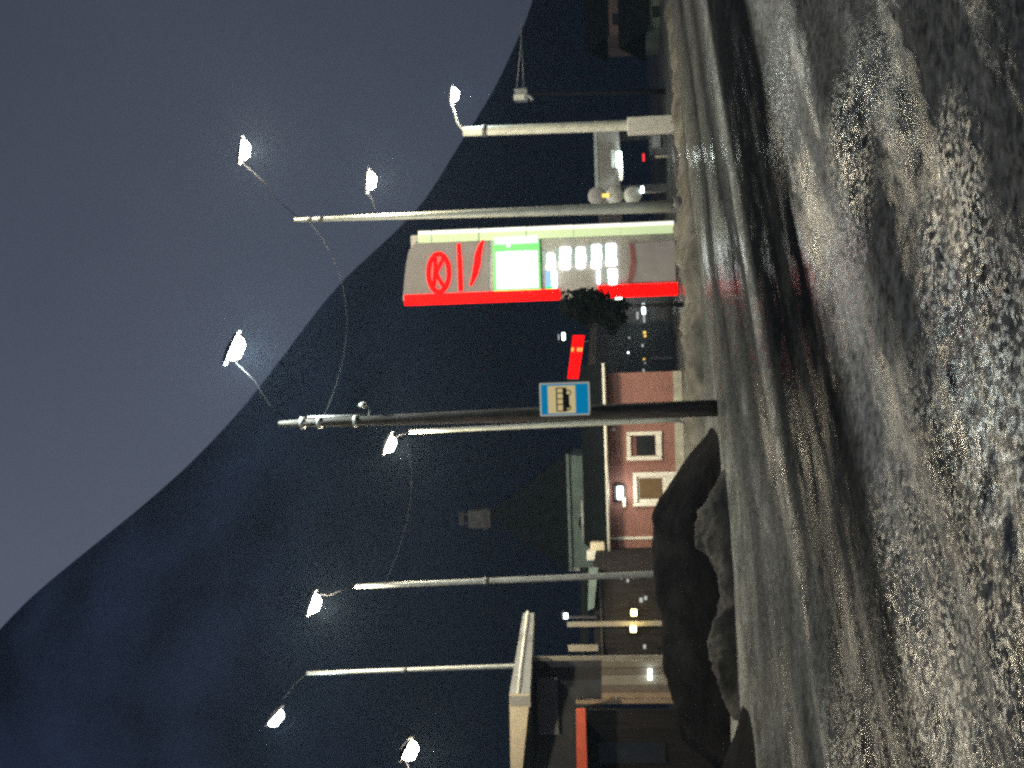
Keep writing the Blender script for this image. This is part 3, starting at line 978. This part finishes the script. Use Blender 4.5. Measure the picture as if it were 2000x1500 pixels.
# ------------------------------------------------------------------ brown clad building between the lamp posts
d = 34.0
bh = thing('brown_building', Vector((P(300, 1350, d).x, d, 0)), 'dark brown clad building with a yellow lamp beside the cream roof edge', 'building')
rect(205, 388, 1160, 1352, d, 5.0).build('wall', M['brown_wall'], bh)
MB().prism([P(308, 1148, d - 0.2), P(390, 1150, d - 0.2), P(390, 1168, d - 0.2), P(312, 1160, d - 0.2)], (0, 0.2, 0)).build('roof_fascia', M['green_wall'], bh)
MB().prism([P(200, 1150, d - 0.1), P(392, 1150, d - 0.1), P(392, 1140, d + 5.3), P(200, 1140, d + 5.3)], (0, 0, 0.12)).build('roof', M['roof_dark'], bh)
rect(277, 286, 1108, 1338, d - 0.16, 0.1).build('cream_post', M['tan_c'], bh)
for (u0, u1, v0, v1) in ((296, 310, 1231, 1244), (264, 278, 1230, 1243)):
    o = rect(u0, u1, v0, v1, d - 0.20, 0.12).build('lantern', M['dark_metal'], bh)
    rect(u0 + 1.5, u1 - 1.5, v0 + 2, v1 - 1, d - 0.28, 0.08).build('lens', M['lens_yellow'], o)
fit_light(bh, P(288, 1238, d - 0.55), 9, (1.0, 0.8, 0.3), 0.05)
rect(228, 240, 1110, 1168, d - 0.4, 0.06).build('notice_board', M['tan_c'], bh)
for (uu, vv, sz) in ((297, 1105, 7), (372, 1214, 4), (366, 1226, 4), (328, 1252, 6), (332, 1261, 5), (237, 1259, 5)):
    c = P(uu, vv, d - 0.3)
    MB().box(c, (sz * 0.014 * 1.3, 0.08, sz * 0.014), 0).build('small_lamp', M['lens_small'] if sz > 6 else M['lens_dim'], bh)
rect(290, 304, 1098, 1102, d - 0.3, 0.2).build('lamp_bracket', M['dark_metal'], bh)
rect(292, 296, 1100, 1165, d - 0.15, 0.06).build('lamp_stem', M['dark_metal'], bh)
rect(206, 384, 1172, 1176, d - 0.05, 0.06).build('wall_rail', M['dark_wall'], bh)

# ------------------------------------------------------------------ shop at the left with the cream roof edge
d = 25.0
sh = thing('shop_building', Vector((P(120, 1405, d).x, d, 0)), 'shop with a deep cream roof edge and orange red trim at the left', 'shop')
A0, A1 = P(145, 995, d), P(145, 1035, d)
B0, B1 = P(303, 1022, d + 3.6), P(303, 1043, d + 3.6)
L0, L1 = P(-60, 998, d + 1.0), P(-60, 1014, d + 1.0)
back = Vector((0, 0.35, 0))
MB().prism([A0, A1, L1, L0], back).build('front_fascia', M['cream'], sh)
MB().prism([A0 + Vector((0.01, 0, 0)), A1 + Vector((0.01, 0, 0)), B1, B0], Vector((-0.3, 0.1, 0))).build('side_fascia', M['grey_fascia'], sh)
MB().tube([A0.lerp(A1, 0.42) + Vector((0.03, -0.03, 0)), B0.lerp(B1, 0.42) + Vector((0.03, -0.03, 0))], 0.03, 6).build('fascia_trim', M['white_trim'], sh)
MB().prism([A1 + Vector((-0.05, 0.15, 0.06)), B1 + Vector((-0.2, 0.05, 0.06)), B1 + Vector((-6, 1.5, 0.06)), L1 + Vector((0, 0.5, 0.06))], (0, 0, 0.05)).build('soffit', M['dark_wall'], sh)
rect(-60, 212, 1040, 1180, d + 2.2, 0.2).build('back_wall', M['dark_wall'], sh)
rect(65, 175, 1050, 1090, d + 2.0, 0.1).build('wall_panel', M['grey_panel'], sh)
u = 133
for k, (wd, m_) in enumerate(((16, 'tan_a'), (14, 'tan_b'), (20, 'tan_c'), (14, 'tan_b'), (14, 'tan_c'))):
    rect(u, u + wd - 0.6, 1176, 1400, d + 2.05 - 0.012 * (k % 2), 0.1).build('wall_panel', M[m_], sh)
    u += wd
rect(211, 218, 1042, 1400, d + 1.9, 0.12).build('frame_post', M['tan_c'], sh)
rect(126, 133, 1125, 1400, d + 1.9, 0.12).build('frame_post', M['tan_a'], sh)
# lower awning with orange red edge
q = [(114, 1125), (114, 1143), (-60, 1149), (-60, 1127)]
MB().prism([P(a, b2, d + 0.6) for a, b2 in q], (0, 0.12, 0)).build('awning_edge', M['awning_red'], sh)
MB().prism([P(114, 1128, d + 0.75), P(-60, 1130, d + 0.75), P(-60, 1126, d + 2.1), P(114, 1124, d + 2.1)], (0, 0, 0.03)).build('awning', M['dark_wall'], sh)
rect(-60, 113, 1152, 1400, d + 1.7, 0.15).build('lower_wall', M['brown_wall'], sh)
rect(10, 50, 1170, 1300, d + 1.66, 0.05).build('shop_window', M['glass'], sh)
c = P(193, 1272, d + 1.9)
for k in range(2):
    rect(172 + k * 14, 182 + k * 10, 1266, 1273, d + 1.9, 0.06).build('small_lamp', M['lens_small'], sh)

# ------------------------------------------------------------------ charcoal building with the red moving-text sign on its roof edge
d = 46.0
cb = thing('charcoal_building', Vector((P(810, 1310, d).x, d, 0)), 'flat roofed charcoal building between red house and price sign', 'building')
a, b2 = P(752, 1148, d - 2), P(866, 1163, d + 4)
wv = b2 - a
MB().prism([a, Vector((b2.x, b2.y, a.z - 0.0)), Vector((b2.x, b2.y, 0)), Vector((a.x, a.y, 0))], (-0.5, 4, 0)).build('wall', M['dark_wall'], cb)
tp = MB().prism([a + Vector((-0.05, -0.08, 0.02)), Vector((b2.x + 0.05, b2.y - 0.08, a.z + 0.02)), Vector((b2.x + 0.05, b2.y - 0.08, a.z - 0.26)), a + Vector((-0.05, -0.08, -0.26))], (-0.02, 0.16, 0))
tp.build('roof_edge', M['tan_b'], cb)
# far shop lights along the wall
for (uu, vv, w_, h_, m_) in ((930, 1208, 28, 12, 'lens_small'), (897, 1257, 20, 6, 'lens_small'), (878, 1258, 16, 4, 'lens_dim'), (849, 1259, 8, 5, 'lens_amber'),
                             (842, 1260, 8, 4, 'lens_amber'), (822, 1255, 12, 4, 'lens_dim'), (797, 1258, 6, 4, 'lens_amber'), (790, 1260, 5, 3, 'lens_dim'), (775, 1257, 9, 4, 'lens_dim'),
                             (840, 1229, 4, 4, 'lens_dim'), (811, 1227, 3, 3, 'lens_small'), (884, 1245, 14, 4, 'lens_dim')):
    f = min(1, max(0, (uu - 752) / 114))
    dd = (d - 2) + 6 * f - 0.35
    o = rect(uu - w_ / 2, uu + w_ / 2, vv - h_ / 2, vv + h_ / 2, dd, 0.12).build('wall_lamp', M[m_], cb, 0.02)
rect(912, 948, 1200, 1204, d + 3.7, 0.4).build('lamp_hood', M['dark_metal'], cb)
rect(868, 950, 1180, 1330, d + 4.2, 3.0).build('side_wing', M['dark_wall'], cb)
rect(798, 803, 1270, 1318, d - 0.1, 0.08).build('wall_pipe', M['grey_panel'], cb)
ms = thing('moving_text_sign', P(802, 1140, d), 'red glowing dot matrix sign standing on the charcoal roof edge', 'sign')
a0, a1 = P(760, 1108, d - 1.9), P(760, 1130, d - 1.9)
c0, c1 = P(845, 1119, d + 2.6), P(845, 1142, d + 2.6)
MB().prism([a0, a1, c1, c0], (-0.1, 0.25, 0)).build('cabinet', M['dark_metal'], ms)
for i in range(4):
    for j in range(10):
        f0, f1 = i / 4 + 0.02, (i + 1) / 4 - 0.02
        g0, g1 = j / 10 + 0.006, (j + 1) / 10 - 0.006
        def q4(fv, gh_):
            return a0.lerp(a1, fv).lerp(c0.lerp(c1, fv), gh_) + Vector((0.005, -0.02, 0))
        MB().prism([q4(f0, g0), q4(f1, g0), q4(f1, g1), q4(f0, g1)], (0, 0.018, 0)).build('led_tile', M['matrix_hot'] if (j == 6 and i in (0, 2, 3)) else M['matrix_red'], ms)
for gg in (0.15, 0.85):
    c = a1.lerp(c1, gg)
    MB().tube([c + Vector((0, 0.15, 0.05)), Vector((c.x, c.y + 0.15, a.z))], 0.04, 6).build('stand', M['grey_metal'], ms)
rect(836, 850, 1098, 1103, d + 2.6, 0.1).build('sign_lamp', M['lens_small'], ms)
rect(836, 847, 1090, 1092, d + 2.6, 0.1).build('sign_lamp', M['lens_dim'], ms)

# ------------------------------------------------------------------ fuel canopy at the right
d = 44.0
fc = thing('fuel_canopy', Vector((P(1190, 1310, d).x, d, 0)), 'unlit grey fuel canopy with one bright lamp right of the mast', 'canopy')
rect(1104, 1262, 1164, 1211, d, 6.0).build('canopy_roof', M['pylon_body'], fc, 0.03)
rect(1102, 1264, 1161, 1168, d - 0.05, 6.1).build('roof_cap', M['grey_metal'], fc)
for uu in (1126, 1228):
    rect(uu, uu + 14, 1211, 1312, d + 2.0, 0.4).build('column', M['dark_wall'], fc)
rect(1192, 1197, 1280, 1314, d - 0.4, 0.08).build('guard_post', M['tan_c'], fc)
rect(1176, 1204, 1204, 1214, d - 0.35, 0.3).build('canopy_lamp', M['lens_small'], fc, 0.02)
rect(1172, 1208, 1194, 1204, d - 0.3, 0.3).build('lamp_hood', M['grey_metal'], fc)
fit_light(fc, P(1190, 1222, d - 0.5), 60, COOL, 0.1)
rect(1148, 1176, 1209, 1216, d - 0.2, 0.1).build('edge_plate', M['white_trim'], fc)
rect(1186, 1200, 1255, 1259, d + 0.5, 0.1).build('tail_lamp', M['lens_red'], fc)
rect(1196, 1242, 1268, 1314, d + 1.2, 0.8).build('fuel_pump', M['dark_wall'], fc, 0.05)
rect(1212, 1236, 1274, 1290, d + 1.1, 0.1).build('pump_panel', M['grey_panel'], fc)

# ------------------------------------------------------------------ dim far houses at the right edge
for (u0, u1, v0, v1, dd, m_, lab) in ((1432, 1520, 1186, 1222, 58.0, 'far_pink', 'dim pink walled house low at the far right edge'),
                                      (1446, 1530, 1264, 1296, 48.0, 'far_green', 'dim pale green shed at the far right edge by the road')):
    fh = thing('far_house', Vector((P((u0 + u1) / 2, v1, dd).x, dd, 0)), lab, 'house', 'dim houses at the right edge')
    c0 = P(u0, v0, dd); c1 = P(u1, v1, dd)
    h = c0.z
    MB().box(((c0.x + c1.x) / 2, dd + 2, h / 2), (c1.x - c0.x, 4, h)).build('wall', M[m_], fh)
    l, r = c0.x - 0.2, c1.x + 0.2
    MB().prism([Vector((l, dd - 0.3, h - 0.02)), Vector((r, dd - 0.3, h - 0.02)), Vector((r, dd + 2, h + 1.0)), Vector((l, dd + 2, h + 1.0))], (0, 0, 0.12)).build('roof', M['roof_dark'], fh)
    MB().prism([Vector((l, dd + 4.3, h - 0.02)), Vector((r, dd + 4.3, h - 0.02)), Vector((r, dd + 2.01, h + 1.0)), Vector((l, dd + 2.01, h + 1.0))], (0, 0, 0.12)).build('roof', M['roof_dark'], fh)
    rect(u0 + 20, u0 + 42, v0 + 10, v0 + 28, dd - 0.03, 0.05).build('window', M['glass'], fh)

# ------------------------------------------------------------------ thin haze, added for the glow round the lamps
hz = MB().box((0, 137, 41), (1160, 400, 84)).build('haze', None, None)
hm = bpy.data.materials.new('haze')
hm.use_nodes = True
t = hm.node_tree
t.nodes.clear()
oo = t.nodes.new('ShaderNodeOutputMaterial')
pv = t.nodes.new('ShaderNodeVolumePrincipled')
pv.inputs['Color'].default_value = (0.50, 0.72, 1.0, 1)
pv.inputs['Density'].default_value = HAZE
pv.inputs['Anisotropy'].default_value = 0.0
t.links.new(pv.outputs['Volume'], oo.inputs['Volume'])
hz.data.materials.append(hm)
tagit(hz, 'thin haze added over the road and town for the lamp glow', None, None, 'stuff')
